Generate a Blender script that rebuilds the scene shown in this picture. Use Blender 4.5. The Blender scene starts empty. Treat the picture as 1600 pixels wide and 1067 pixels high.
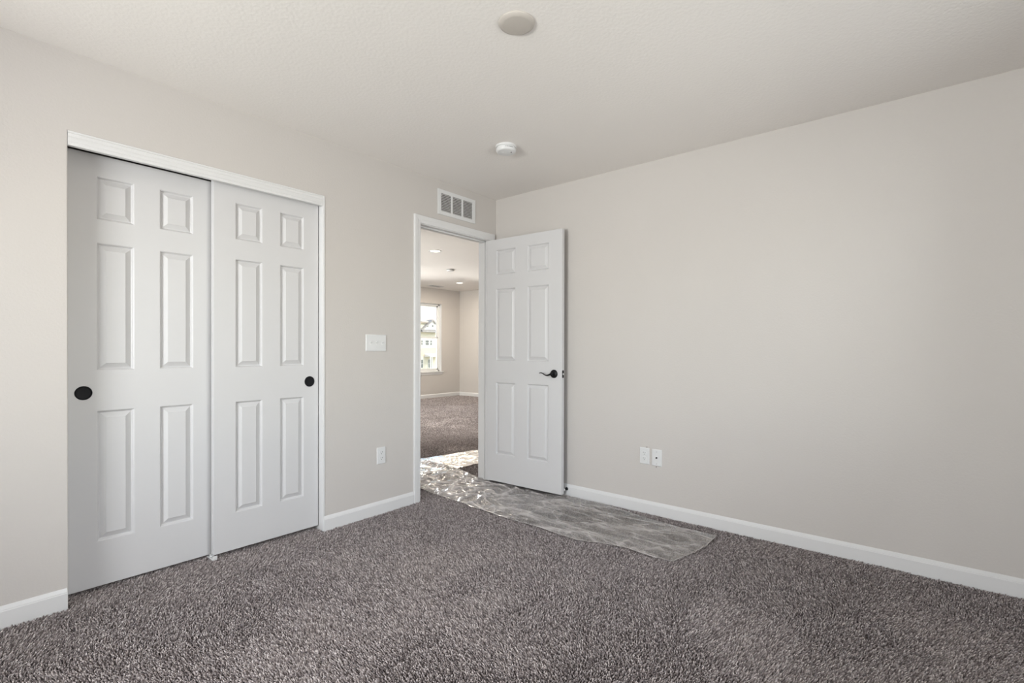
import bpy, bmesh, math, random
import numpy as np
from mathutils import Matrix, Vector
random.seed(7); rng = np.random.default_rng(11)
sc = bpy.context.scene
C = sc.collection

# ------------------------------------------------------------------ camera
F_PX, SX, SY = 775.874, 800.1, 548.69
YAW, PITCH, ROLL = 0.691307, -0.0050465, 0.0027006
CAM = Vector((-3.268447, -2.893011, 1.139008))
fw = Vector((math.cos(YAW)*math.cos(PITCH), math.sin(YAW)*math.cos(PITCH), math.sin(PITCH)))
rt0 = Vector((math.sin(YAW), -math.cos(YAW), 0)); up0 = rt0.cross(fw)
rt = math.cos(ROLL)*rt0 + math.sin(ROLL)*up0
up = -math.sin(ROLL)*rt0 + math.cos(ROLL)*up0
cd = bpy.data.cameras.new('camera'); cam = bpy.data.objects.new('camera', cd); C.objects.link(cam)
M = Matrix((rt, up, -fw)).transposed().to_4x4(); M.translation = CAM
cam.matrix_world = M
cd.sensor_width = 36; cd.sensor_fit = 'HORIZONTAL'; cd.lens = F_PX/1600*36
cd.shift_x = -(SX-800)/1600; cd.shift_y = (SY-533.5)/1600
cd.clip_start = 0.05; cd.clip_end = 500
sc.camera = cam

# ------------------------------------------------------------------ world, sun, daylight and fill lamps at the windows, exposure
w = bpy.data.worlds.new('world'); sc.world = w; w.use_nodes = True
nt = w.node_tree; nt.nodes.clear()
sky = nt.nodes.new('ShaderNodeTexSky'); sky.sky_type = 'NISHITA'; sky.sun_disc = False
sky.sun_elevation = math.radians(48); sky.sun_rotation = math.radians(150); sky.dust_density = 2.0; sky.air_density = 1.0
bg = nt.nodes.new('ShaderNodeBackground'); bg.inputs[1].default_value = 0.5
wo = nt.nodes.new('ShaderNodeOutputWorld')
nt.links.new(sky.outputs[0], bg.inputs[0]); nt.links.new(bg.outputs[0], wo.inputs[0])

sd = bpy.data.lights.new('sun', 'SUN'); sd.energy = 2.4; sd.angle = math.radians(0.6); sd.color = (1, .95, .87)
sun = bpy.data.objects.new('sun', sd); C.objects.link(sun)
sun.rotation_euler = Vector((-0.35, 0.75, -0.72)).to_track_quat('-Z', 'Y').to_euler()

def daylight(name, loc, direction, sx, sy, watts, col, spread=180):
    l = bpy.data.lights.new(name, 'AREA'); l.shape = 'RECTANGLE'; l.size = sx; l.size_y = sy
    l.energy = watts; l.color = col; l.spread = math.radians(spread)
    o = bpy.data.objects.new(name, l); C.objects.link(o); o.location = loc
    o.rotation_euler = Vector(direction).to_track_quat('-Z', 'Z' if abs(direction[2]) < .9 else 'Y').to_euler()
    return o
# bedroom windows: cool sky light coming down, warmer light bounced up from the ground outside
daylight('sky_light_bedroom', (-5.42, -1.65, 1.65), (1, -0.0, -0.15), 1.8, 1.4, 122, (.90, .88, 1.0))
daylight('ground_bounce_bedroom', (-5.27, -1.65, 0.95), (1, -0.0, 0.9), 1.8, 0.8, 158, (1.0, .98, .90))
daylight('rear_fill_sky', (-1.5, -3.98, 1.55), (0.0, 1, -0.05), 2.0, 1.3, 42, (.96, .96, 1.0))  # fill lamp at the window added behind the camera
daylight('rear_fill_bounce', (-1.5, -3.90, 0.95), (0.0, 1, 0.9), 2.0, 0.7, 14, (1.0, .93, .86))  # second fill lamp, aimed up through the same added window
# landing: fill lamps at two added windows out of view
daylight('landing_fill_sky', (2.5, 6.3, 1.5), (0.1, -1, -0.1), 1.5, 1.5, 150, (1.0, .95, .96))
daylight('landing_side_fill_sky', (-1.95, 3.6, 1.5), (1, 0.1, 0.0), 2.0, 1.5, 265, (1.0, .96, .94))  # fill lamp at the added side window
daylight('landing_side_fill_bounce', (-1.85, 3.6, .85), (1, 0.1, 0.8), 2.0, 0.8, 60, (1.0, .95, .90))
daylight('under_sill_fill', (4.15, 6.30, .33), (0, -.35, 1), .95, .35, 120, (1.0, .97, .92))  # lamp added out of sight below the sill to brighten the far ceiling
daylight('landing_fill_bounce', (2.5, 6.2, 0.8), (0.1, -1, 0.9), 1.5, 0.8, 20, (1.0, .95, .9))
vs = sc.view_settings
sc.display_settings.display_device = 'sRGB'
vs.view_transform = 'Standard'; vs.look = 'None'; vs.gamma = 1; vs.use_curve_mapping = False
vs.exposure = 0.06

# ------------------------------------------------------------------ materials
def lin(*c):
    return tuple(((v/255)/12.92 if v/255 <= .04045 else ((v/255+.055)/1.055)**2.4) for v in c) + (1,)
def mat(name, col, rough=.5, metal=0, spec=.5, bump=None, mottle=0):
    m = bpy.data.materials.new(name); m.use_nodes = True; n = m.node_tree; b = n.nodes['Principled BSDF']
    b.inputs['Base Color'].default_value = col; b.inputs['Roughness'].default_value = rough
    b.inputs['Metallic'].default_value = metal; b.inputs['Specular IOR Level'].default_value = spec
    if bump or mottle:
        tc = n.nodes.new('ShaderNodeTexCoord')
    if bump:
        scale, strength, dist = bump
        t = n.nodes.new('ShaderNodeTexNoise'); t.inputs['Scale'].default_value = scale; t.inputs['Detail'].default_value = 3
        n.links.new(tc.outputs['Object'], t.inputs['Vector'])
        bp = n.nodes.new('ShaderNodeBump'); bp.inputs['Strength'].default_value = strength; bp.inputs['Distance'].default_value = dist
        n.links.new(t.outputs[0], bp.inputs['Height']); n.links.new(bp.outputs[0], b.inputs['Normal'])
    if mottle:
        t2 = n.nodes.new('ShaderNodeTexNoise'); t2.inputs['Scale'].default_value = 2.3; t2.inputs['Detail'].default_value = 2
        n.links.new(tc.outputs['Object'], t2.inputs['Vector'])
        mx = n.nodes.new('ShaderNodeMix'); mx.data_type = 'RGBA'
        mx.inputs[6].default_value = tuple(v*(1-mottle) for v in col[:3])+(1,); mx.inputs[7].default_value = tuple(min(1, v*(1+mottle)) for v in col[:3])+(1,)
        n.links.new(t2.outputs[0], mx.inputs[0]); n.links.new(mx.outputs[2], b.inputs['Base Color'])
    return m
M_WALL = mat('greige_wall_paint', (.585, .553, .527, 1), .85, spec=.25, bump=(95, .35, .0022), mottle=.012)
M_CEIL = mat('ceiling_paint', (.82, .785, .755, 1), .9, spec=.2, bump=(70, .45, .003), mottle=.012)
M_LWALL = M_WALL
M_TRIM = mat('white_trim_paint', (.72, .715, .715, 1), .38, spec=.4)
M_DOOR = mat('white_door_paint', (.62, .613, .618, 1), .42, spec=.4, bump=(260, .10, .0006))
M_PLASTIC = mat('white_plastic', (.72, .72, .72, 1), .3)
M_COVER = mat('painted_cover_plate', (.50, .46, .42, 1), .5)
M_BLACK = mat('matte_black_metal', (.007, .0065, .007, 1), .36, spec=.25)
M_CUP = mat('black_cup', (.008, .008, .010, 1), .5, spec=.15)
M_HINGE = mat('hinge_metal', (.16, .14, .13, 1), .4, metal=.7)
M_STEEL = mat('screw_steel', (.5, .5, .5, 1), .35, metal=.9)
M_DARK = mat('dark_gap', (.02, .02, .02, 1), .9)
M_DUCT = mat('duct_interior', (.16, .145, .135, 1), .9)
M_SUB = mat('subfloor', (.09, .075, .07, 1), .95)
M_VINYL = mat('window_vinyl', (.80, .80, .79, 1), .35)
M_LAMP = bpy.data.materials.new('lit_lamp_lens'); M_LAMP.use_nodes = True
_b = M_LAMP.node_tree.nodes['Principled BSDF']; _b.inputs['Base Color'].default_value = (.9, .88, .82, 1)
_b.inputs['Emission Color'].default_value = (1, .93, .78, 1); _b.inputs['Emission Strength'].default_value = 4

M_GLASS = bpy.data.materials.new('window_glass'); M_GLASS.use_nodes = True
n = M_GLASS.node_tree; n.nodes.clear()
o_ = n.nodes.new('ShaderNodeOutputMaterial'); tr = n.nodes.new('ShaderNodeBsdfTransparent'); gl = n.nodes.new('ShaderNodeBsdfGlossy')
gl.inputs['Roughness'].default_value = .02; mx = n.nodes.new('ShaderNodeMixShader'); lw = n.nodes.new('ShaderNodeFresnel'); lw.inputs[0].default_value = 1.45
tr.inputs[0].default_value = (.96, .98, .96, 1)
n.links.new(lw.outputs[0], mx.inputs[0]); n.links.new(tr.outputs[0], mx.inputs[1]); n.links.new(gl.outputs[0], mx.inputs[2]); n.links.new(mx.outputs[0], o_.inputs[0])

# carpet yarn: every tuft has a tone of its own
M_YARN = bpy.data.materials.new('taupe_carpet_yarn'); M_YARN.use_nodes = True
n = M_YARN.node_tree; b = n.nodes['Principled BSDF']
geo = n.nodes.new('ShaderNodeNewGeometry'); cr = n.nodes.new('ShaderNodeValToRGB')
e = cr.color_ramp.elements; e[0].position = 0; e[0].color = (.145, .117, .114, 1); e[1].position = 1; e[1].color = (.76, .69, .675, 1)
x = cr.color_ramp.elements.new(.35); x.color = (.30, .256, .250, 1)
x = cr.color_ramp.elements.new(.75); x.color = (.485, .428, .415, 1)
n.links.new(geo.outputs['Random Per Island'], cr.inputs[0]); n.links.new(cr.outputs[0], b.inputs['Base Color'])
b.inputs['Roughness'].default_value = .9; b.inputs['Specular IOR Level'].default_value = .15
b.inputs['Sheen Weight'].default_value = .15

# clear plastic film
M_FILM = bpy.data.materials.new('clear_plastic_film'); M_FILM.use_nodes = True
n = M_FILM.node_tree; n.nodes.clear()
o_ = n.nodes.new('ShaderNodeOutputMaterial'); tr = n.nodes.new('ShaderNodeBsdfTransparent')
gl = n.nodes.new('ShaderNodeBsdfGlossy'); gl.inputs['Roughness'].default_value = .17; gl.inputs['Color'].default_value = (.95, .94, .93, 1)
df = n.nodes.new('ShaderNodeBsdfDiffuse'); df.inputs[0].default_value = (.80, .75, .73, 1)
fr = n.nodes.new('ShaderNodeFresnel'); fr.inputs[0].default_value = 1.5
m1 = n.nodes.new('ShaderNodeMixShader')
at = n.nodes.new('ShaderNodeAttribute'); at.attribute_name = 'crease'      # film turns whiter as the crease value rises
mr = n.nodes.new('ShaderNodeMapRange'); mr.inputs[3].default_value = .10; mr.inputs[4].default_value = .62
n.links.new(at.outputs['Fac'], mr.inputs[0]); n.links.new(mr.outputs[0], m1.inputs[0])
m2 = n.nodes.new('ShaderNodeMixShader')
n.links.new(tr.outputs[0], m1.inputs[1]); n.links.new(df.outputs[0], m1.inputs[2])
n.links.new(fr.outputs[0], m2.inputs[0]); n.links.new(m1.outputs[0], m2.inputs[1]); n.links.new(gl.outputs[0], m2.inputs[2]); n.links.new(m2.outputs[0], o_.inputs[0])

# ------------------------------------------------------------------ helpers
def box(bm, a, b):
    vs_ = [bm.verts.new((x, y, z)) for x in (a[0], b[0]) for y in (a[1], b[1]) for z in (a[2], b[2])]
    for f in ((0,1,3,2), (4,6,7,5), (0,4,5,1), (2,3,7,6), (0,2,6,4), (1,5,7,3)):
        bm.faces.new([vs_[i] for i in f])
def link(name, bm, m, parent=None, bevel=0, seg=2, smooth=False, loc=None, rot=None, merge=False, limit=50):
    if merge: bmesh.ops.remove_doubles(bm, verts=bm.verts, dist=1e-5)
    bmesh.ops.recalc_face_normals(bm, faces=bm.faces)
    me = bpy.data.meshes.new(name); bm.to_mesh(me); bm.free()
    if m: me.materials.append(m)
    if smooth:
        me.polygons.foreach_set('use_smooth', [True]*len(me.polygons))
        me.set_sharp_from_angle(angle=math.radians(40))
    o = bpy.data.objects.new(name, me); C.objects.link(o)
    if parent: o.parent = parent
    if loc: o.location = loc
    if rot: o.rotation_euler = rot
    if bevel:
        md = o.modifiers.new('bevel', 'BEVEL'); md.width = bevel; md.segments = seg; md.limit_method = 'ANGLE'; md.angle_limit = math.radians(limit)
        md.harden_normals = False
    return o
def tag(o, label=None, cat=None, group=None, kind=None):
    if label: o['label'] = label
    if cat: o['category'] = cat
    if group: o['group'] = group
    if kind: o['kind'] = kind
    return o
def empty(name, loc, rot=(0,0,0)):
    o = bpy.data.objects.new(name, None); C.objects.link(o); o.location = loc; o.rotation_euler = rot; o.empty_display_size = .05
    return o
def cells(xs, ys, zs, solid):
    """one closed mesh of the solid cells of a grid"""
    bm = bmesh.new(); V = {}
    def v(i, j, k):
        if (i,j,k) not in V: V[(i,j,k)] = bm.verts.new((xs[i], ys[j], zs[k]))
        return V[(i,j,k)]
    nx, ny, nz = len(xs)-1, len(ys)-1, len(zs)-1
    S = lambda i,j,k: 0 <= i < nx and 0 <= j < ny and 0 <= k < nz and solid((xs[i]+xs[i+1])/2, (ys[j]+ys[j+1])/2, (zs[k]+zs[k+1])/2)
    for i in range(nx):
        for j in range(ny):
            for k in range(nz):
                if not S(i,j,k): continue
                if not S(i-1,j,k): bm.faces.new([v(i,j,k), v(i,j,k+1), v(i,j+1,k+1), v(i,j+1,k)])
                if not S(i+1,j,k): bm.faces.new([v(i+1,j,k), v(i+1,j+1,k), v(i+1,j+1,k+1), v(i+1,j,k+1)])
                if not S(i,j-1,k): bm.faces.new([v(i,j,k), v(i+1,j,k), v(i+1,j,k+1), v(i,j,k+1)])
                if not S(i,j+1,k): bm.faces.new([v(i,j+1,k), v(i,j+1,k+1), v(i+1,j+1,k+1), v(i+1,j+1,k)])
                if not S(i,j,k-1): bm.faces.new([v(i,j,k), v(i,j+1,k), v(i+1,j+1,k), v(i+1,j,k)])
                if not S(i,j,k+1): bm.faces.new([v(i,j,k+1), v(i+1,j,k+1), v(i+1,j+1,k+1), v(i,j+1,k+1)])
    return bm
def lathe(bm, prof, n=32, mtx=None):
    """revolve (r,z) profile around z"""
    rings = []
    for r, z in prof:
        if r < 1e-6: rings.append([bm.verts.new((0,0,z))])
        else: rings.append([bm.verts.new((r*math.cos(2*math.pi*i/n), r*math.sin(2*math.pi*i/n), z)) for i in range(n)])
    for a, b_ in zip(rings, rings[1:]):
        for i in range(n):
            j = (i+1) % n
            if len(a) == 1 and len(b_) == 1: continue
            if len(a) == 1: bm.faces.new([a[0], b_[j], b_[i]])
            elif len(b_) == 1: bm.faces.new([a[i], a[j], b_[0]])
            else: bm.faces.new([a[i], a[j], b_[j], b_[i]])
    if mtx is not None: bmesh.ops.transform(bm, matrix=mtx, verts=[v for r_ in rings for v in r_])
def extrude_profile(bm, prof, axis, a, b_, flip=False, m0=0., m1=0.):
    """prof: (depth, z) points; axis 'x' or 'y'; a..b_ along the axis; m0, m1: mitre offset per depth at each end"""
    def pt(t, d, z): return (t, d, z) if axis == 'x' else (d, t, z)
    A = [bm.verts.new(pt(a+m0*abs(d-prof[0][0]), d, z)) for d, z in prof]; B = [bm.verts.new(pt(b_+m1*abs(d-prof[0][0]), d, z)) for d, z in prof]
    k = len(prof)
    for i in range(k): bm.faces.new([A[i], A[(i+1)%k], B[(i+1)%k], B[i]])
    bm.faces.new(A); bm.faces.new(B[::-1])
def tube(bm, pts, radii, n=12, squash=1.0):
    rings = []
    for i, p in enumerate(pts):
        p = Vector(p); t = (Vector(pts[min(i+1, len(pts)-1)])-Vector(pts[max(i-1, 0)])).normalized()
        s = t.cross(Vector((0,0,1))); s = s.normalized() if s.length > 1e-4 else Vector((1,0,0)); u_ = s.cross(t)
        rings.append([bm.verts.new(p + radii[i]*(math.cos(2*math.pi*k/n)*s + squash*math.sin(2*math.pi*k/n)*u_)) for k in range(n)])
    for a, b_ in zip(rings, rings[1:]):
        for k in range(n): bm.faces.new([a[k], a[(k+1)%n], b_[(k+1)%n], b_[k]])
    bm.faces.new(rings[0]); bm.faces.new(rings[-1])

# ------------------------------------------------------------------ walls and ceilings
HB, HL = 2.44, 2.535           # ceiling heights of bedroom and landing
XW, YR, T = -5.00, -3.60, .115
CL0, CL1, CLT = -2.832, -1.617, 2.092   # closet opening
DR0, DR1, DRT = -.868, -.072, 2.085     # rough door opening (jamb lines it)
LX0, LX1, LY = -1.45, 5.29, 5.86
def struct(o, label=None, cat=None): return tag(o, label, cat, kind='structure')
def wl(x, y, z):
    return not ((CL0 < x < CL1 and z < CLT) or (DR0 < x < DR1 and z < DRT))
struct(link('wall_front', cells([XW-T, CL0, CL1, DR0, DR1, 0, LX1+T], [0, T], [-.10, CLT-.007, CLT, 2.66], lambda x,y,z: not ((CL0<x<CL1 and z<CLT) or (DR0<x<DR1 and z<CLT-.007))),
            M_WALL, bevel=.004, seg=3), 'greige textured wall with the closet opening and the bedroom doorway', 'wall')
struct(link('wall_right', cells([0, T], [YR-T, 0-.0005], [-.10, 2.66], lambda *a: True), M_WALL), 'long blank greige wall behind the open door', 'wall')
W3 = (-2.60, -.72, .80, 2.15)
struct(link('wall_left', cells([XW-T, XW], [YR-T, W3[0], W3[1], -.0005], [-.10, W3[2], W3[3], 2.66], lambda x,y,z: not (W3[0]<y<W3[1] and W3[2]<z<W3[3])), M_WALL, bevel=.004),
       'greige bedroom wall with the window, out of view on the left', 'wall')
W4 = (-2.5, -.5, .80, 2.15)
struct(link('wall_rear', cells([XW+.0005, W4[0], W4[1], -.0005], [YR-T, YR], [-.10, W4[2], W4[3], 2.66], lambda x,y,z: not (W4[0]<x<W4[1] and W4[2]<z<W4[3])), M_WALL, bevel=.004),
       'greige bedroom wall behind the camera', 'wall')
struct(link('ceiling', cells([XW, 0], [YR, 0], [HB, HB+.15], lambda *a: True), M_CEIL, loc=(0,0,0)), 'pale textured bedroom ceiling', 'ceiling')
struct(link('ceiling_landing', cells([LX0, LX1], [T, LY], [HL, HL+.12], lambda *a: True), M_CEIL), 'bright ceiling of the room beyond the doorway', 'ceiling')
# landing walls
W1 = (3.60, 4.695, .60, 2.18); W2 = (1.80, 3.20, .60, 2.18)
def lh(x, y, z):
    return not any(a < x < b_ and c < z < d for a, b_, c, d in (W1, W2))
struct(link('wall_landing_far', cells([LX0, W2[0], W2[1], W1[0], W1[1], LX1+T], [LY, LY+.15], [-.10, .60, 2.18, 2.66], lh), M_WALL, bevel=.004, seg=3),
       'warm beige far wall with the window, seen through the doorway', 'wall')
struct(link('wall_landing_right', cells([LX1, LX1+T], [T+.0005, LY-.0005], [-.10, 2.66], lambda *a: True), M_WALL), 'warm beige wall right of the far corner, seen through the doorway', 'wall')
W5 = (2.55, 4.65, .75, 2.2)
struct(link('wall_landing_left', cells([LX0-.05, LX0], [T+.0005, W5[0], W5[1], LY+.15], [-.10, W5[2], W5[3], 2.66], lambda x,y,z: not (W5[0]<y<W5[1] and W5[2]<z<W5[3])), M_WALL), 'beige side wall of the far room, out of view', 'wall')
struct(link('wall_closet', cells([-3.0, -2.95, -1.55, -1.501], [T+.0005, .68, .73], [-.10, 2.5, 2.55], lambda x,y,z: z > 2.5 or x < -2.95 or x > -1.55 or y > .68), M_WALL), 'greige closet interior behind the sliding doors', 'wall')

# ------------------------------------------------------------------ floor: slab, then the carpet on it
struct(link('floor', cells([XW-T, LX1+T], [YR-T, LY+.15], [-.22, -.012], lambda *a: True), M_SUB), 'floor slab below the carpet', 'floor')
def noise2(x, y, seed=0):
    """smooth value noise, vectorised"""
    r = np.random.default_rng(seed).random((256, 256))
    xi = np.floor(x).astype(int); yi = np.floor(y).astype(int); fx = x-xi; fy = y-yi
    fx = fx*fx*(3-2*fx); fy = fy*fy*(3-2*fy)
    g = lambda a, b_: r[a % 256, b_ % 256]
    return (g(xi,yi)*(1-fx)+g(xi+1,yi)*fx)*(1-fy) + (g(xi,yi+1)*(1-fx)+g(xi+1,yi+1)*fx)*fy
def tufts(x0, x1, y0, y1, step, keep, h=.0125, r=.0030):
    nx, ny = int((x1-x0)/step), int((y1-y0)/step)
    gx, gy = np.meshgrid(np.arange(nx), np.arange(ny)); gx = gx.ravel(); gy = gy.ravel()
    px = x0 + (gx+.5+rng.uniform(-.45,.45,gx.size))*step; py = y0 + (gy+.5+rng.uniform(-.45,.45,gx.size))*step
    k = keep(px, py); px, py = px[k], py[k]; m = px.size
    ang = rng.uniform(0, 2*np.pi, m)
    # pile lies over a little, in patches left by feet and the vacuum
    pa = noise2(px*1.7+3, py*1.7+9, 5)*.6 + noise2(px*5+1, py*5, 6)*.4
    lx = rng.normal(0, .0026, m) + .0078*np.cos(6.0*pa+1.0); ly = rng.normal(0, .0026, m) + .0078*np.sin(6.0*pa+1.0)
    hh = h*(1+rng.normal(0, .12, m)) - .0022*noise2(px*8, py*8, 7)
    co = np.empty((m, 6, 3), np.float32)
    for i in range(3):
        a = ang + i*2*np.pi/3
        co[:, i, 0] = px+r*np.cos(a); co[:, i, 1] = py+r*np.sin(a); co[:, i, 2] = -.0125
        tw = a+.5; rr = r*.72
        co[:, 3+i, 0] = px+lx+rr*np.cos(tw); co[:, 3+i, 1] = py+ly+rr*np.sin(tw); co[:, 3+i, 2] = -.0125+hh+rng.normal(0,.0009,m)
    return co.reshape(-1, 3)
def keep_bed(x, y):
    inroom = (x > XW+.02) & (x < -.0155) & (y > YR+.02) & (y < -.0155)
    under = (x > CL0+.006) & (x < CL1-.022) & (y >= -.0155) & (y < .17)
    door = (x > DR0+.024) & (x < DR1-.024) & (y >= -.0155) & (y < T+.02)
    near = x > -3.9
    return near & (inroom | under | door)
def keep_land(x, y):
    return (y > T+.0165) & (x < LX1-.016) & (y < LY-.016) & (x > LX0+.02) & (x > -1.3+.75*(y-.1)-.2) & (x < .6+1.9*(y-.1)+.8)
co = np.concatenate([tufts(-3.9, 0, YR, .18, .0064, keep_bed), tufts(LX0, LX1, T, 2.2, .0075, keep_land, r=.0036), tufts(LX0, LX1, 2.2, LY, .0115, keep_land, r=.0056)])
nt_ = co.shape[0]//6
me = bpy.data.meshes.new('carpet'); me.vertices.add(co.shape[0]); me.vertices.foreach_set('co', co.ravel())
quad = np.array([[0,1,4,3],[1,2,5,4],[2,0,3,5]], np.int32); tri = np.array([3,4,5], np.int32)
base = (np.arange(nt_, dtype=np.int32)*6)[:, None]
li = np.concatenate([(base + quad.ravel()[None, :]), (base + tri[None, :])], axis=1)      # 15 loops per tuft
starts = (np.arange(nt_, dtype=np.int32)*15)[:, None] + np.array([0,4,8,12], np.int32)[None, :]
me.loops.add(li.size); me.loops.foreach_set('vertex_index', li.ravel())
me.polygons.add(starts.size); me.polygons.foreach_set('loop_start', starts.ravel())
me.update(calc_edges=True); me.validate()
me.materials.append(M_YARN)
carpet = bpy.data.objects.new('carpet', me); C.objects.link(carpet)
tag(carpet, 'grey taupe cut pile carpet covering the whole floor', 'carpet', kind='stuff')

# ------------------------------------------------------------------ baseboards
def bb_prof(s, off=0):   # s: direction the board sticks out from the wall plane at off
    d = lambda v: off + s*v
    return [(d(0), -.012), (d(.0125), -.012), (d(.0125), .062), (d(.0105), .0655), (d(.0105), .068), (d(.0045), .080), (d(.003), .083), (d(0), .083)]
def board(name, segs, label):
    bm = bmesh.new()
    for axis, s, off, a, b_, m0, m1 in segs: extrude_profile(bm, bb_prof(s, off), axis, a, b_, m0=m0, m1=m1)
    struct(link(name, bm, M_TRIM), label, 'baseboard')
board('baseboard_front', [('x', -1, 0, XW, CL0-.004, 1, 0)], 'white baseboard left of the closet')
board('baseboard_middle', [('x', -1, 0, -1.626, -.9125, 0, 0)], 'white baseboard between the closet and the doorway')
board('baseboard_right', [('y', -1, 0, YR, -.0005, 1, 0)], 'white baseboard along the long blank wall')
board('baseboard_left', [('y', 1, XW, YR, 0, 1, -1)], 'white baseboard under the bedroom window')
board('baseboard_rear', [('x', 1, YR, XW, 0, 1, -1)], 'white baseboard on the wall behind the camera')
board('baseboard_landing_far', [('x', -1, LY, LX0, LX1, 0, -1)], 'white baseboard on the far wall beyond the doorway')
board('baseboard_landing_right', [('y', -1, LX1, T, LY, 0, -1)], 'white baseboard right of the far corner')
board('baseboard_landing_near', [('x', 1, T, .004, LX1, 0, -1)], 'white baseboard on the landing side of the bedroom wall')

# ------------------------------------------------------------------ doorway: jamb and casing
bm = bmesh.new()
J0, J1, JT = -.850, -.090, 2.068
box(bm, (DR0, -.001, -.012), (J0, T+.001, JT+.017)); box(bm, (J1, -.001, -.012), (DR1, T+.001, JT+.017)); box(bm, (J0, -.001, JT), (J1, T+.001, JT+.017))
# stop strips
box(bm, (J0, .040, -.012), (J0+.010, .075, JT)); box(bm, (J1-.010, .040, -.012), (J1, .075, JT)); box(bm, (J0, .040, JT-.010), (J1, .075, JT))
jamb = struct(link('trim_1', bm, M_TRIM, bevel=.0012), 'white door jamb lining the bedroom doorway', 'door jamb')
bm = bmesh.new(); box(bm, (J0-.0006, .004, .912), (J0+.0012, .034, .972))
link('strike_plate', bm, M_BLACK, jamb)['label'] = 'black metal strike plate'
def casing(side, y0, name, label):
    """profiled casing round the opening; side -1 sticks out to -y"""
    prof = [(0,0), (0,.010), (.004,.0125), (.020,.0130), (.030,.0155), (.050,.0165), (.056,.0165), (.0585,.013), (.0585,0)]  # (away from opening, out from wall)
    i0, i1, it = J0-.004, J1+.004, JT+.005
    bm = bmesh.new()
    def P(k, a, o):
        y = y0 + side*o
        return [(i0-a, y, -.012), (i0-a, y, it+a), (min(i1+a, 99), y, it+a), (i1+a, y, -.012)][k]
    rows = [[bm.verts.new(P(k, a, o)) for k in range(4)] for a, o in prof]
    m = len(prof)
    for r in range(m):
        for k in range(3): bm.faces.new([rows[r][k], rows[(r+1)%m][k], rows[(r+1)%m][k+1], rows[r][k+1]])
    bm.faces.new([rows[r][0] for r in range(m)]); bm.faces.new([rows[r][3] for r in reversed(range(m))])
    return struct(link(name, bm, M_TRIM), label, 'door casing')
casing(-1, 0, 'trim_2', 'white casing around the bedroom doorway')
casing(1, T, 'trim_3', 'white casing on the far side of the doorway')
# closet head track and side liner
bm = bmesh.new()
pr = [(.022, 2.0285), (-.0025, 2.0285), (-.0025, 2.0375), (-.0005, 2.0385), (-.0005, 2.0440), (-.0030, 2.046), (-.0030, 2.060), (-.001, 2.0615), (-.001, 2.066), (-.003, 2.0675), (-.003, 2.0800), (0.0, 2.0835), (-.0020, 2.0845), (-.0020, 2.0915), (.022, 2.0915)]
extrude_profile(bm, pr, 'x', CL0+.0005, -1.6295)
struct(link('trim_4', bm, M_TRIM), 'white ridged track cover above the closet doors', 'trim')
bm = bmesh.new(); box(bm, (-1.6290, -.003, -.012), (CL1, T, 2.0915))
struct(link('trim_5', bm, M_TRIM, bevel=.002), 'white side liner at the right of the closet doors', 'trim')

# ------------------------------------------------------------------ panel doors
def panel_face(bm, xs, zs, cols, rows, y, s):
    """moulded face at depth y; s=+1: the panels sink towards +y"""
    def q(a, b_, c, d): bm.faces.new([bm.verts.new((a, y, c)), bm.verts.new((b_, y, c)), bm.verts.new((b_, y, d)), bm.verts.new((a, y, d))])
    rings = [(0, 0), (.0035, .0025), (.0075, .0105), (.0100, .0122), (.0125, .0120), (.0335, .0018), (.0348, .0004)]
    for a, b_ in zip(xs, xs[1:]):
        for c, d in zip(zs, zs[1:]):
            if (a, b_) in cols and (c, d) in rows:
                prev = None
                for ins, dep in rings:
                    r = [bm.verts.new((a+ins, y+s*dep, c+ins)), bm.verts.new((b_-ins, y+s*dep, c+ins)), bm.verts.new((b_-ins, y+s*dep, d-ins)), bm.verts.new((a+ins, y+s*dep, d-ins))]
                    if prev:
                        for i in range(4): bm.faces.new([prev[i], prev[(i+1)%4], r[(i+1)%4], r[i]])
                    prev = r
                bm.faces.new(prev)
            else: q(a, b_, c, d)
def panel_door(name, x0, x1, z0, z1, cols, rows, t=.035):
    xs = sorted({x0, x1} | {v for c in cols for v in c}); zs = sorted({z0, z1} | {v for r in rows for v in r})
    bm = bmesh.new()
    panel_face(bm, xs, zs, cols, rows, 0, 1); panel_face(bm, xs, zs, cols, rows, t, -1)
    for a, b_ in zip(xs, xs[1:]):
        for z in (z0, z1): bm.faces.new([bm.verts.new(v) for v in ((a, 0, z), (b_, 0, z), (b_, t, z), (a, t, z))])
    for c, d in zip(zs, zs[1:]):
        for x_ in (x0, x1): bm.faces.new([bm.verts.new(v) for v in ((x_, 0, c), (x_, t, c), (x_, t, d), (x_, 0, d))])
    return link(name, bm, M_DOOR, merge=True, bevel=.0018, seg=2, limit=70)
ROWS = [(.224, .841), (1.031, 1.633), (1.742, 1.945)]
def cup(parent, x, z):
    bm = bmesh.new()
    Mx = Matrix.Translation((x, 0, z)) @ Matrix.Rotation(math.radians(90), 4, 'X')
    lathe(bm, [(0, .0006), (.024, .0006), (.0265, .0008), (.0275, .0018), (.029, .0030), (.0315, .0026), (.0325, .0010), (.0325, -.005), (0, -.005)], 40, Mx)
    link('finger_pull', bm, M_CUP, parent, smooth=True)['label'] = 'round black recessed finger pull'
dr = panel_door('door_2', -2.234, -1.634, .020, 2.060, [(-2.124, -1.978), (-1.876, -1.729)], ROWS); dr.location = (0, .047, 0)
struct(dr, 'right white six panel sliding closet door, in front', 'closet door'); cup(dr, -1.692, .932)
dl = panel_door('door_3', -2.829, -2.205, .012, 2.045, [(-2.715, -2.570), (-2.464, -2.314)], ROWS); dl.location = (0, .100, 0)
struct(dl, 'left white six panel sliding closet door, behind', 'closet door'); cup(dl, -2.763, .928)
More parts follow.
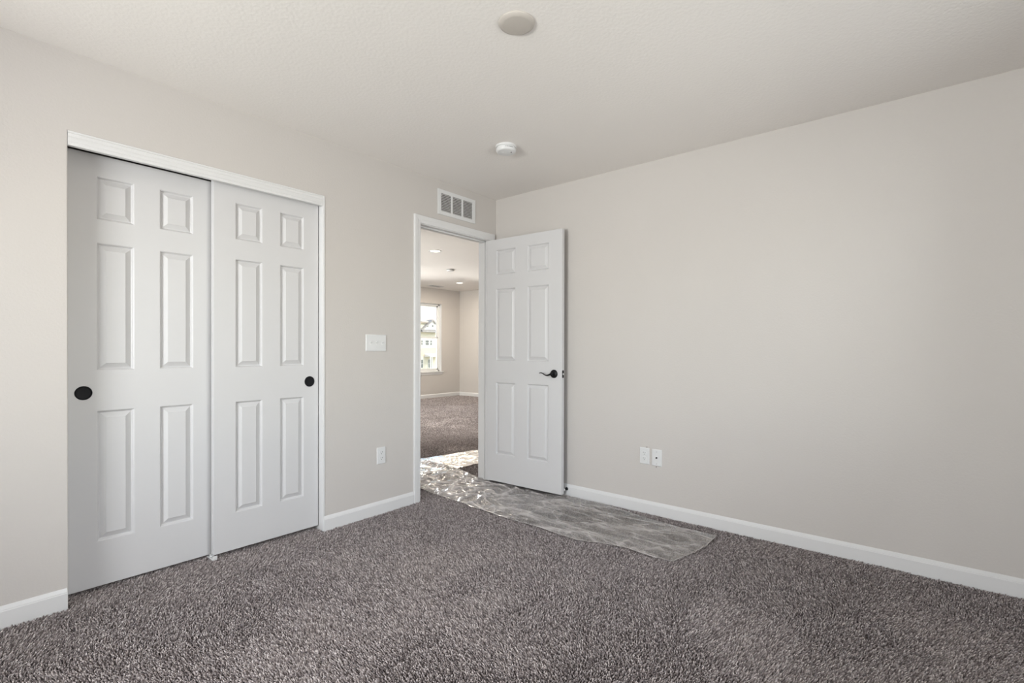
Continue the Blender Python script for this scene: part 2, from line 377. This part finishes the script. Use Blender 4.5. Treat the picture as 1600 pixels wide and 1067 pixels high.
# floor guide
g = empty('closet_door_guide', (-2.225, .09, -.012)); tag(g, 'small white plastic guide on the carpet where the closet doors meet', 'door guide')
bm = bmesh.new(); box(bm, (-.020, -.054, 0), (.006, .055, .016)); link('guide_base', bm, M_PLASTIC, g, bevel=.002)
for yy in (-.060, -.0065, .0475):
    bm = bmesh.new(); box(bm, (-.016, yy+(.006 if yy < -.05 else 0), .012), (.005, yy+.004+(.006 if yy < -.05 else 0), .030)); link('guide_fin', bm, M_PLASTIC, g, bevel=.001)

# open bedroom door: local x runs from the hinge edge to the latch edge, local -y faces the room
A = Vector((-.128, -.010)); B = Vector((-.100, -.765)); LW = (B-A).length
d1 = panel_door('door_1', 0, LW, .018, 2.060, [(.105, .308), (.430, .634)], [(.248, .856), (1.039, 1.641), (1.760, 1.969)])
d1.location = (A.x, A.y, 0); d1.rotation_euler = (0, 0, math.atan2(B.y-A.y, B.x-A.x))
struct(d1, 'white six panel bedroom door standing open against the blank wall', 'door')
def lever(side):
    h = empty('door_lever', (.686, 0 if side < 0 else .035, .945)); h.parent = d1
    bm = bmesh.new(); Mx = Matrix.Rotation(math.radians(90 if side < 0 else -90), 4, 'X')
    lathe(bm, [(0, .0), (.0325, 0), (.0325, .004), (.030, .0075), (.024, .0095), (.0135, .0115), (.012, .030), (.0135, .034), (.0135, .042), (.010, .046), (0, .047)], 36, Mx)
    link('rosette', bm, M_BLACK, h, smooth=True)
    bm = bmesh.new(); s = side
    P_ = [(.004, s*.039, 0), (-.010, s*.041, -.002), (-.026, s*.042, -.009), (-.042, s*.042, -.0115), (-.058, s*.042, -.0075), (-.074, s*.042, .001), (-.090, s*.042, .0065), (-.102, s*.042, .0065), (-.112, s*.042, .002)]
    P2, R2 = [], []
    R_ = [.010, .0095, .0085, .0072, .0062, .0055, .0048, .0042, .0028]
    for i in range(len(P_)-1):
        for k in range(4):
            t = k/4; p0 = Vector(P_[max(i-1,0)]); p1 = Vector(P_[i]); p2 = Vector(P_[i+1]); p3 = Vector(P_[min(i+2,len(P_)-1)])
            P2.append(.5*((2*p1)+(p2-p0)*t+(2*p0-5*p1+4*p2-p3)*t*t+(3*p1-p0-3*p2+p3)*t**3)); R2.append(R_[i]*(1-t)+R_[i+1]*t)
    P2.append(Vector(P_[-1])); R2.append(R_[-1])
    tube(bm, P2, R2, 14, .75); link('lever', bm, M_BLACK, h, smooth=True)
    h['label'] = 'black wave shaped lever handle'
lever(-1)
bm = bmesh.new(); lathe(bm, [(0, 0), (.0325, 0), (.0325, .004), (.030, .0075), (.024, .0095), (.0135, .0115), (.012, .030), (0, .031)], 32, Matrix.Translation((.686, .035, .945)) @ Matrix.Rotation(math.radians(-90), 4, 'X'))
link('rear_rosette', bm, M_BLACK, d1, smooth=True)
bm = bmesh.new(); box(bm, (LW-.0004, .005, .9165), (LW+.0012, .030, .9735)); lp = link('latch_plate', bm, M_BLACK, d1, bevel=.0004)
lp['label'] = 'black latch plate on the door edge'
bm = bmesh.new(); box(bm, (LW, .010, .938), (LW+.009, .025, .952)); link('latch_bolt', bm, M_STEEL, lp, bevel=.003)
for z in (.20, 1.03, 1.84):
    bm = bmesh.new(); lathe(bm, [(0, -.045), (.0055, -.045), (.0055, .045), (0, .045)], 14, Matrix.Translation((-.0035, .0345, z)))
    box(bm, (-.0012, .004, z-.044), (.0002, .033, z+.044))
    link('hinge', bm, M_HINGE, d1, smooth=True)['label'] = 'dark metal butt hinge'

# door stop on the baseboard
s_ = empty('door_stop', (-.0125, -.757, .048)); tag(s_, 'small black rigid door stop on the baseboard behind the open door', 'door stop')
Ry = Matrix.Rotation(math.radians(-90), 4, 'Y')
bm = bmesh.new(); lathe(bm, [(0, 0), (.0125, 0), (.0125, .003), (.009, .008), (.0055, .011), (.0050, .040), (0, .040)], 24, Ry); link('stop_rod', bm, M_BLACK, s_, smooth=True)
bm = bmesh.new(); lathe(bm, [(0, .036), (.009, .036), (.0095, .041), (.008, .0465), (0, .0475)], 24, Ry); link('rubber_tip', bm, M_PLASTIC, s_, smooth=True)['label'] = 'white rubber tip'

# ------------------------------------------------------------------ wall plates
def plate(name, w, h, parent, wall):
    """bevelled cover plate in local xz plane, front towards -y"""
    bm = bmesh.new()
    P_ = [(0, 0), (0, .0030), (.0030, .0058), (.0045, .0062)]
    prev = None
    for ins, d in P_:
        r = [bm.verts.new((sx*(w/2-ins), -d, sz*(h/2-ins))) for sx, sz in ((-1,-1),(1,-1),(1,1),(-1,1))]
        if prev:
            for i in range(4): bm.faces.new([prev[i], prev[(i+1)%4], r[(i+1)%4], r[i]])
        else: bm.faces.new(r)
        prev = r
    bm.faces.new(prev)
    return link(name, bm, M_PLASTIC, parent)
def screw(parent, x, z, r=.0032, m=None):
    bm = bmesh.new(); lathe(bm, [(0, -.001), (r, -.001), (r, .0006), (r*.6, .0012), (0, .0013)], 12, Matrix.Translation((x, -.0062, z)) @ Matrix.Rotation(math.radians(90), 4, 'X'))
    return link('screw', bm, m or M_PLASTIC, parent, smooth=True)
sw = empty('light_switch', (-1.2395, -.0003, 1.176)); tag(sw, 'white triple toggle light switch on the wall between closet and doorway', 'light switch')
plate('cover_plate', .164, .114, sw, 0)
for k in (-1, 0, 1):
    bm = bmesh.new(); box(bm, (k*.046-.0052, -.0066, -.0120), (k*.046+.0052, -.0055, .0120)); link('toggle_slot', bm, M_VINYL, sw)
    bm = bmesh.new(); box(bm, (k*.046-.0042, -.020, -.0035), (k*.046+.0042, -.004, .0035))
    bmesh.ops.rotate(bm, verts=bm.verts, cent=(k*.046, -.006, 0), matrix=Matrix.Rotation(math.radians(-28), 3, 'X'))
    link('toggle', bm, M_PLASTIC, sw, bevel=.001)
    for z in (-.030, .030): screw(sw, k*.046, z)
def outlet(name, loc, rz, label):
    o = empty(name, loc, (0, 0, rz)); tag(o, label, 'outlet')
    plate('cover_plate', .070, .114, o, 0)
    for z in (-.0195, .0195):
        bm = bmesh.new()
        lathe(bm, [(0, 0), (.0172, 0), (.0172, .0020), (.0165, .0026), (0, .0026)], 28, Matrix.Translation((0, -.0056, z)) @ Matrix.Rotation(math.radians(90), 4, 'X'))
        for v in bm.verts: v.co.z = z + max(-.0140, min(.0140, v.co.z-z))
        r_ = link('receptacle', bm, M_PLASTIC, o)
        bm = bmesh.new()
        for sx in (-.0064, .0064): box(bm, (sx-.0011, -.0084, z+.0005), (sx+.0011, -.0078, z+.0085))
        lathe(bm, [(0, 0), (.0026, 0), (.0026, .0006), (0, .0006)], 12, Matrix.Translation((0, -.0079, z-.0070)) @ Matrix.Rotation(math.radians(90), 4, 'X'))
        link('slots', bm, M_DARK, r_)['label'] = 'dark plug slots'
    screw(o, 0, 0, .0030)
    return o
outlet('wall_outlet', (-1.196, -.0003, .397), 0, 'white duplex outlet low on the wall left of the doorway')
RW = math.radians(-90)    # front (-y local) turned to face -x
outlet('wall_outlet', (-.0003, -1.396, .393), RW, 'white duplex outlet on the blank wall, left of the cable jack')
cj = empty('cable_jack', (-.0003, -1.486, .391), (0, 0, RW)); tag(cj, 'white cable jack plate with one black socket, right of the duplex outlet', 'cable jack')
plate('cover_plate', .070, .114, cj, 0)
bm = bmesh.new(); lathe(bm, [(0, 0), (.0060, 0), (.0060, .003), (.0048, .003), (.0048, .009), (0, .009)], 18, Matrix.Translation((0, -.006, 0)) @ Matrix.Rotation(math.radians(90), 4, 'X'))
link('coax_socket', bm, M_BLACK, cj, smooth=True)['label'] = 'black coax socket'
screw(cj, 0, .041, m=M_STEEL); screw(cj, 0, -.041, m=M_STEEL)
wr = bpy.data.objects['wall_right']
for y_, z_ in ((-1.412, .4545), (-1.481, .327)):
    bm = bmesh.new(); lathe(bm, [(0, 0), (.0035, 0), (.0030, .0006), (0, .0004)], 12, Matrix.Translation((0, y_, z_)) @ Ry)
    link('nail_hole', bm, M_DARK, wr)['label'] = 'tiny dark nail hole'

# ------------------------------------------------------------------ return air grille above the doorway
v_ = empty('vent_grille', (-.4735, -.0002, 2.2780)); tag(v_, 'white return air grille with three banks of slats above the doorway', 'vent')
VW, VH = .415, .196
bm = bmesh.new(); b1 = .034
banks = [(-.1735, -.0665), (-.0500, .0500), (.0665, .1735)]
xs = sorted({-VW/2, VW/2} | {a for b_ in banks for a in b_}); zs = [-VH/2, -VH/2+.030, VH/2-.030, VH/2]
bm = cells(xs, [-.007, 0], zs, lambda x,y,z: not (zs[1] < z < zs[2] and any(a < x < b_ for a, b_ in banks)))
link('frame', bm, M_PLASTIC, v_, bevel=.0015)
bm = bmesh.new(); box(bm, (-.18, -.0006, -.072), (.18, .0, .072)); link('backing', bm, M_DUCT, v_)
for a, b_ in banks:
    bm = bmesh.new(); nS = 11; zz0, zz1 = zs[1], zs[2]
    for i in range(nS):
        z = zz0 + (i+.5)*(zz1-zz0)/nS
        vs_ = [(-.0065, z-.0038), (-.0060, z-.0042), (-.0008, z+.0026), (-.0012, z+.0032)]
        extrude_profile(bm, vs_, 'x', a-.001, b_+.001)
    link('louver_bank', bm, M_PLASTIC, v_)

# ------------------------------------------------------------------ ceiling fittings
bm = bmesh.new(); lathe(bm, [(0, 0), (.0720, 0), (.0725, -.003), (.071, -.006), (.060, -.0125), (.055, -.0135), (0, -.014)], 64)
o = link('ceiling_cover_plate', bm, M_COVER, smooth=True, loc=(-1.727, -1.637, HB)); tag(o, 'round beige blank cover plate on the bedroom ceiling', 'cover plate')
sm = empty('smoke_detector', (-.832, -.822, HB)); tag(sm, 'white round smoke detector on the ceiling near the corner', 'smoke detector')
bm = bmesh.new(); lathe(bm, [(0, 0), (.066, 0), (.067, -.004), (.066, -.012), (.062, -.014), (0, -.014)], 48); link('mounting_base', bm, M_PLASTIC, sm, smooth=True)
bm = bmesh.new(); lathe(bm, [(0, -.014), (.0595, -.014), (.0595, -.018), (.0635, -.020), (.0640, -.033), (.060, -.039), (.050, -.0425), (.046, -.0415), (.043, -.0425), (.020, -.044), (0, -.044)], 48); body = link('body', bm, M_PLASTIC, sm, smooth=True)
bm = bmesh.new()
for k in range(5):
    a = math.radians(-140+k*9); c, s = math.cos(a), math.sin(a)
    Mx = Matrix.Translation((.0634*c, .0634*s, -.0235)) @ Matrix.Rotation(a, 4, 'Z')
    k0 = len(bm.verts); box(bm, (-.001, -.0035, -.0012), (.0012, .0035, .0012)); bm.verts.ensure_lookup_table()
    bmesh.ops.transform(bm, matrix=Mx, verts=bm.verts[k0:])
link('sensor_slots', bm, M_DARK, body)['label'] = 'dark slots in the rim'
bm = bmesh.new(); lathe(bm, [(0, -.0425), (.011, -.0430), (.0115, -.0450), (0, -.0455)], 24, Matrix.Translation((-.012, .012, 0))); link('test_button', bm, M_PLASTIC, body, smooth=True)
bm = bmesh.new(); lathe(bm, [(0, -.0425), (.0045, -.0425), (.0045, -.0446), (0, -.0446)], 14, Matrix.Translation((.012, -.033, 0))); link('indicator', bm, M_DARK, body)
def downlight(x, y, label):
    d = empty('recessed_light', (x, y, HL)); tag(d, label, 'ceiling light', 'lit recessed ceiling lights beyond the doorway')
    bm = bmesh.new(); lathe(bm, [(.068, 0), (.092, 0), (.092, -.004), (.070, -.006), (.068, -.004), (.068, 0)], 40); link('trim_ring', bm, M_PLASTIC, d, smooth=True)
    bm = bmesh.new(); lathe(bm, [(0, -.001), (.069, -.001), (.069, -.0035), (0, -.0035)], 32); link('lens', bm, M_LAMP, d)
    l = bpy.data.lights.new('downlight_glow', 'AREA'); l.shape = 'DISK'; l.size = .13; l.energy = 26; l.color = (1, .90, .76)
    lo = bpy.data.objects.new('downlight_glow', l); C.objects.link(lo); lo.parent = d; lo.location = (0, 0, -.008)
downlight(1.507, 2.491, 'larger lit recessed ceiling light, nearest inside the doorway')
downlight(4.159, 4.709, 'smaller lit recessed ceiling light, close to the far corner')
s2 = empty('smoke_alarm', (2.80, 3.55, HL)); tag(s2, 'small flat alarm on the far ceiling between the two recessed lights', 'smoke alarm')
bm = bmesh.new(); lathe(bm, [(0, 0), (.068, 0), (.068, -.012), (.060, -.03), (.03, -.036), (0, -.036)], 32); link('housing', bm, M_PLASTIC, s2, smooth=True)
bm = bmesh.new(); lathe(bm, [(.0685, -.004), (.0692, -.004), (.0692, -.013), (.0685, -.013)], 32); link('vent_band', bm, M_DUCT, s2, smooth=True)
s3 = empty('ceiling_vent', (4.19, 5.50, HL)); tag(s3, 'white rectangular ceiling register beside the far wall', 'vent')
bm = cells([-.18, -.15, .15, .18], [-.09, -.06, .06, .09], [-.008, 0], lambda x,y,z: abs(x) > .15 or abs(y) > .06); link('frame', bm, M_PLASTIC, s3, bevel=.002)
bm = bmesh.new(); box(bm, (-.15, -.06, -.001), (.15, .06, 0)); link('backing', bm, M_DUCT, s3)
bm = bmesh.new()
for k in range(7):
    y = -.051+k*.017; extrude_profile(bm, [(y-.005, -.0065), (y-.004, -.0070), (y+.004, -.002), (y+.003, -.0015)], 'x', -.151, .151)
link('slats', bm, M_PLASTIC, s3)

# ------------------------------------------------------------------ windows
def window(name, axis, W, plane, depth, label, rail=None):
    """opening W=(a0,a1,z0,z1) in a wall whose room face is at plane; depth >0 outward"""
    a0, a1, z0, z1 = W
    s = 1 if depth > 0 else -1
    def bx(bm, a, b_, d0, d1, c, d):
        d0, d1 = sorted((plane+s*d0, plane+s*d1))
        if axis == 'x': box(bm, (a, d0, c), (b_, d1, d))
        else: box(bm, (d0, a, c), (d1, b_, d))
    root = bpy.data.objects.new(name, None); C.objects.link(root); struct(root, label, 'window')
    D0, D1 = .070, .125; f = .038; zm = rail or (z0+z1)/2
    bm = bmesh.new()
    for a, b_, c, d in ((a0, a0+f, z0, z1), (a1-f, a1, z0, z1), (a0, a1, z0, z0+f), (a0, a1, z1-f, z1)): bx(bm, a, b_, D0, D1, c, d)
    link('window_frame', bm, M_VINYL, root, bevel=.002)
    for nm, c0, c1, dd in (('lower_sash', z0+f, zm+.02, .078), ('upper_sash', zm-.02, z1-f, .100)):
        bm = bmesh.new(); g_ = .034; A0, A1 = a0+f, a1-f
        for a, b_, c, d in ((A0, A0+g_, c0, c1), (A1-g_, A1, c0, c1), (A0, A1, c0, c0+g_), (A0, A1, c1-g_, c1)): bx(bm, a, b_, dd, dd+.020, c, d)
        am = (a0+a1)/2; bx(bm, am-.008, am+.008, dd+.006, dd+.012, c0, c1)
        sh = link(nm, bm, M_VINYL, root)
        bm = bmesh.new(); bx(bm, A0+g_-.002, A1-g_+.002, dd+.009, dd+.0095, c0+g_-.002, c1-g_+.002); link('glass', bm, M_GLASS, sh)
    # stool and apron
    bm = bmesh.new(); bx(bm, a0-.055, a1+.055, -.030, 0.0, z0-.018, z0+.002); bx(bm, a0, a1, -.002, .07, z0, z0+.004)
    link('window_sill', bm, M_TRIM, root, bevel=.003)
    bm = bmesh.new(); bx(bm, a0-.03, a1+.03, -.012, 0.0, z0-.065, z0-.018); link('apron', bm, M_TRIM, root, bevel=.002)
    # white reveal lining
    bm = bmesh.new(); bx(bm, a1-.004, a1, -.001, .07, z0, z1); bx(bm, a0, a0+.004, -.001, .07, z0, z1); bx(bm, a0, a1, -.001, .07, z1-.004, z1); link('reveal_lining', bm, M_TRIM, root)
    return root
window('window_1', 'x', W1, LY, 1, 'white single hung window on the far wall, seen through the doorway', rail=1.39)
window('window_2', 'x', W2, LY, 1, 'second white window added on the far wall to light the landing, out of view', rail=1.39)  # unseen window, added to light the landing and give the film glints
window('window_5', 'y', W5, LX0, -1, 'white side window added to light the far room, out of view', rail=1.45)  # unseen window, added to even out the light in the far room
window('window_3', 'y', W3, XW, -1, 'white bedroom window left of the camera', rail=1.35)
window('window_4', 'x', W4, YR, -1, 'white window added behind the camera for fill light', rail=1.45)  # unseen window, added as the opening for the rear fill lamps

# ------------------------------------------------------------------ plastic film on the carpet
def ridge(x, y, seed): return 1-np.abs(2*noise2(x, y, seed)-1)
def film(name, nu, nv, pos, amp, label):
    U, V = np.meshgrid(np.linspace(0, 1, nu), np.linspace(0, 1, nv)); U = U.ravel(); V = V.ravel()
    X, Y = pos(U, V); Z, CR = amp(X, Y, U, V)
    me = bpy.data.meshes.new(name); me.vertices.add(X.size)
    me.vertices.foreach_set('co', np.stack([X, Y, Z], 1).astype(np.float32).ravel())
    i, j = np.meshgrid(np.arange(nu-1), np.arange(nv-1)); k = (j*nu+i).ravel()
    q = np.stack([k, k+1, k+1+nu, k+nu], 1).astype(np.int32)
    me.loops.add(q.size); me.loops.foreach_set('vertex_index', q.ravel())
    me.polygons.add(len(q)); me.polygons.foreach_set('loop_start', np.arange(len(q), dtype=np.int32)*4)
    me.update(calc_edges=True); me.validate(); me.materials.append(M_FILM)
    me.polygons.foreach_set('use_smooth', [True]*len(me.polygons))
    me.attributes.new('crease', 'FLOAT', 'POINT').data.foreach_set('value', np.clip(CR, 0, 1).astype(np.float32))
    o = bpy.data.objects.new(name, me); C.objects.link(o); tag(o, label, 'plastic sheet'); return o
LE = np.array([(-1.87,-.673),(-1.77,-.700),(-1.6,-.676),(-1.45,-.704),(-1.31,-.755),(-1.06,-.738),(-.74,-.732),(-.42,-.706),(.05,-.669),(.257,-.635),(1.05,-.60)])
RE = np.array([(-1.93,-.137),(-1.7,-.149),(-1.41,-.102),(-1.08,-.036),(-.8,-.041),(-.05,-.075),(.0,-.096),(.12,-.096),(.16,-.07),(.487,.014),(1.05,.06)])
def posA(u, v):
    yl = -1.87+v*(1.02+1.87); yr = -1.93+v*(1.00+1.93)
    y = yl*(1-u)+yr*u - .035*np.sin(np.pi*u)*(1-v)**12
    xl = np.interp(y, LE[:,0], LE[:,1]); xr = np.interp(y, RE[:,0], RE[:,1])
    xl = xl + .010*(noise2(y*6, y*0, 3)-.5)
    return xl*(1-u)+xr*u, y
def crinkle(x, y):
    wx = x+.08*(noise2(x*4, y*4, 21)-.5); wy = y+.08*(noise2(x*4+7, y*4, 22)-.5)
    r1 = ridge(wx*5+wy*3, wy*6-wx*3, 31); r2 = ridge(wx*13-wy*8, wx*8+wy*10, 32); r3 = ridge(wx*26+wy*9, wy*20-wx*12, 33)
    return r1**3*.012+r2**2.5*.008+r3**2*.003, .5*r1**6+.6*r2**5+.35*r3**5
def ampA(x, y, u, v):
    far = np.clip((y+.95)/.6, 0, 1)                      # crumpled near the doorway, long folds further in
    wx = x+.10*(noise2(x*3, y*2, 61)-.5); wy = y
    f1 = ridge(wx*6+wy*.9, wy*1.0+wx, 41); f2 = ridge(wx*19-wy*2.6, wy*2.0, 42); f3 = ridge(wx*5+wy*5, wy*4-wx*3, 43); f4 = ridge(wx*36+wy*3, wy*4, 44)
    folds = f1**3*.010 + f2**2.5*.0065 + f3**7*.006 + f4**2*.0022
    f5 = ridge(wx*11-wy*9, wy*7+wx*8, 45)
    lines = sum(np.exp(-((x-(c0+c1*(y+1)+.012*np.sin(y*5+c0*40)))/.0045)**2) for c0, c1 in ((-.43, .05), (-.22, -.04), (-.60, .08)))
    fc = .45*f1**12 + .40*f2**10 + .45*f3**20 + .42*f4**5 + .30*f5**16 + .45*lines
    c, cc = crinkle(x, y)
    z = folds*(1-.6*far) + c*(.25+1.0*far)
    cr = fc*(1-.5*far) + cc*(.3+.9*far)
    edge = np.minimum(np.minimum(u, 1-u)*14, 1); z = z*(.35+.65*edge)
    e2 = np.clip(1-np.minimum(np.minimum(u, 1-u)*.62, np.minimum(v*2.9, 9))/.008, 0, 1)
    door = np.clip((x+.17)/.03, 0, 1)*np.clip((.06-y)/.03, 0, 1)*np.clip((y+.83)/.03, 0, 1)
    z = z*(1-door*.75)
    return .0015+z, cr+.45*e2
film('plastic_film', 180, 800, posA, ampA, 'clear crinkled plastic film strip on the carpet running through the doorway')
def posB(u, v):
    x = -1.25+v*3.15
    y0 = .490-.03*x+.012*(noise2(x*5, x*0, 13)-.5); y1 = 1.083-.17*x
    return x+0*u, y0*(1-u)+y1*u
def ampB(x, y, u, v):
    c, cc = crinkle(x+3, y+2); f = ridge(y*14+x*2, x*1.5, 51)
    e2 = np.clip(1-np.minimum(u, 1-u)*.55/.012, 0, 1)
    return .0045+(c*.8+f**3*.005)*(.4+.6*np.minimum(np.minimum(u, 1-u)*8, 1)), cc+.4*f**5+.6*e2
film('plastic_film', 110, 480, posB, ampB, 'clear plastic film strip lying across the carpet beyond the doorway')

# ------------------------------------------------------------------ outside, seen through the far window
M_SIDE = mat('cream_siding', (.66, .62, .50, 1), .8); M_TAN = mat('tan_stucco', (.66, .50, .36, 1), .85)
M_ROOF = mat('grey_shingles', (.30, .28, .26, 1), .9); M_WHT = mat('white_exterior_trim', (.74, .73, .70, 1), .6)
M_PANE = mat('dark_window_pane', (.13, .15, .15, 1), .2); M_PEACH = mat('tan_shingles', (.62, .50, .40, 1), .9); M_GRASS = mat('dry_ground', (.42, .38, .27, 1), .95)
GZ = -5.2
struct(link('ground', cells([-150, 260], [8, 260], [GZ-.5, GZ], lambda *a: True), M_GRASS), 'dry ground outside the window', 'ground')
def house(x0, x1, yf, label, peak, full=True):
    h = empty('townhouse', ((x0+x1)/2, yf, GZ)); h['label'] = label; h['category'] = 'house'; h['group'] = 'townhouses across the street'
    cx = (x0+x1)/2; W = x1-x0; hw = W/2; gz = lambda z: z-GZ
    bm = bmesh.new(); box(bm, (-hw, 0, 0), (hw, 11, gz(-.9))); link('ground_floor', bm, M_SIDE, h)
    bm = bmesh.new(); box(bm, (-hw-.05, -.05, gz(-.9)), (hw+.05, 11, gz(1.3))); link('middle_band', bm, M_TAN, h)
    bm = bmesh.new(); box(bm, (-hw, 0, gz(1.3)), (hw, 11, gz(8.0))); link('upper_floor', bm, M_SIDE, h)
    # main roof with its ridge along x
    bm = bmesh.new(); extrude_profile(bm, [(-.5, gz(7.9)), (-.5, gz(8.25)), (5.5, gz(9.9)), (11.5, gz(8.25)), (11.5, gz(7.9))], 'x', -hw-.4, hw+.4); link('main_roof', bm, M_PEACH, h)
    bm = bmesh.new(); box(bm, (-hw-.45, -.62, gz(8.1)), (hw+.45, -.48, gz(8.3))); link('gutter', bm, M_ROOF, h)
    gx = peak-cx
    # front gable
    bm = bmesh.new(); pts = [(gx-3.3, gz(6.2)), (gx+3.3, gz(6.2)), (gx, gz(8.5))]
    a = [bm.verts.new((p, -.7, z)) for p, z in pts]; b_ = [bm.verts.new((p, 4, z)) for p, z in pts]
    bm.faces.new(a); bm.faces.new(b_[::-1])
    for i in range(3): bm.faces.new([a[i], a[(i+1)%3], b_[(i+1)%3], b_[i]])
    gb = link('front_gable', bm, M_WHT, h)
    for sx in (-1, 1):
        bm = bmesh.new(); P_ = [(gx+sx*3.9, gz(5.75)), (gx, gz(8.55)), (gx, gz(8.95)), (gx+sx*3.9, gz(6.1))]
        a = [bm.verts.new((p, -1.1, z)) for p, z in P_]; b_ = [bm.verts.new((p, 5, z)) for p, z in P_]
        bm.faces.new(a); bm.faces.new(b_[::-1])
        for i in range(4): bm.faces.new([a[i], a[(i+1)%4], b_[(i+1)%4], b_[i]])
        link('gable_roof', bm, M_ROOF, h)
    for dx in (-1.7, .1):
        bm = bmesh.new(); box(bm, (gx+dx-.28, -.76, gz(6.9)), (gx+dx+.28, -.68, gz(7.45))); link('gable_vent', bm, M_PANE, gb)
    # awning roof below the gable
    bm = bmesh.new(); extrude_profile(bm, [(-1.5, gz(5.45)), (-1.5, gz(5.7)), (0, gz(6.35)), (0, gz(5.45))], 'x', gx-3.9, gx+2.1); link('skirt_roof', bm, M_ROOF, h)
    def win(px, z0, z1, w_):
        bm = bmesh.new(); box(bm, (px-w_/2-.14, -.1, gz(z0)-.14), (px+w_/2+.14, 0.02, gz(z1)+.14)); f = link('window_trim', bm, M_WHT, h)
        bm = bmesh.new(); box(bm, (px-w_/2, -.13, gz(z0)), (px+w_/2, -.09, gz(z1))); link('pane', bm, M_PANE, f)
        bm = bmesh.new(); zc = (gz(z0)+gz(z1))/2; box(bm, (px-w_/2, -.16, zc-.05), (px+w_/2, -.12, zc+.05)); link('mullion', bm, M_WHT, f)
    for dx in (-3.1, -1.6, -.95, .1): win(gx+dx, 2.1, 3.3, .55)
    if not full: return
    for dx in (-5.6, -3.3, -.3): win(gx+dx, -4.0, -1.8, 1.0)
    # porch
    bm = bmesh.new(); extrude_profile(bm, [(-2.3, gz(-1.1)), (-2.3, gz(-.8)), (0, gz(-.3)), (0, gz(-1.1))], 'x', gx-2.2, gx+2.0); link('porch_roof', bm, M_WHT, h)
    for dx in (-1.9, -1.3, 1.3):
        bm = bmesh.new(); box(bm, (gx+dx-.13, -2.2, 0), (gx+dx+.13, -1.95, gz(-1.1))); link('porch_post', bm, M_WHT, h)
house(79.5, 90.5, 100, 'cream gabled townhouse with white trim seen through the far window', 86.4)
house(67.5, 78.5, 101, 'second cream gabled townhouse, left of the one seen through the far window', 74.5)
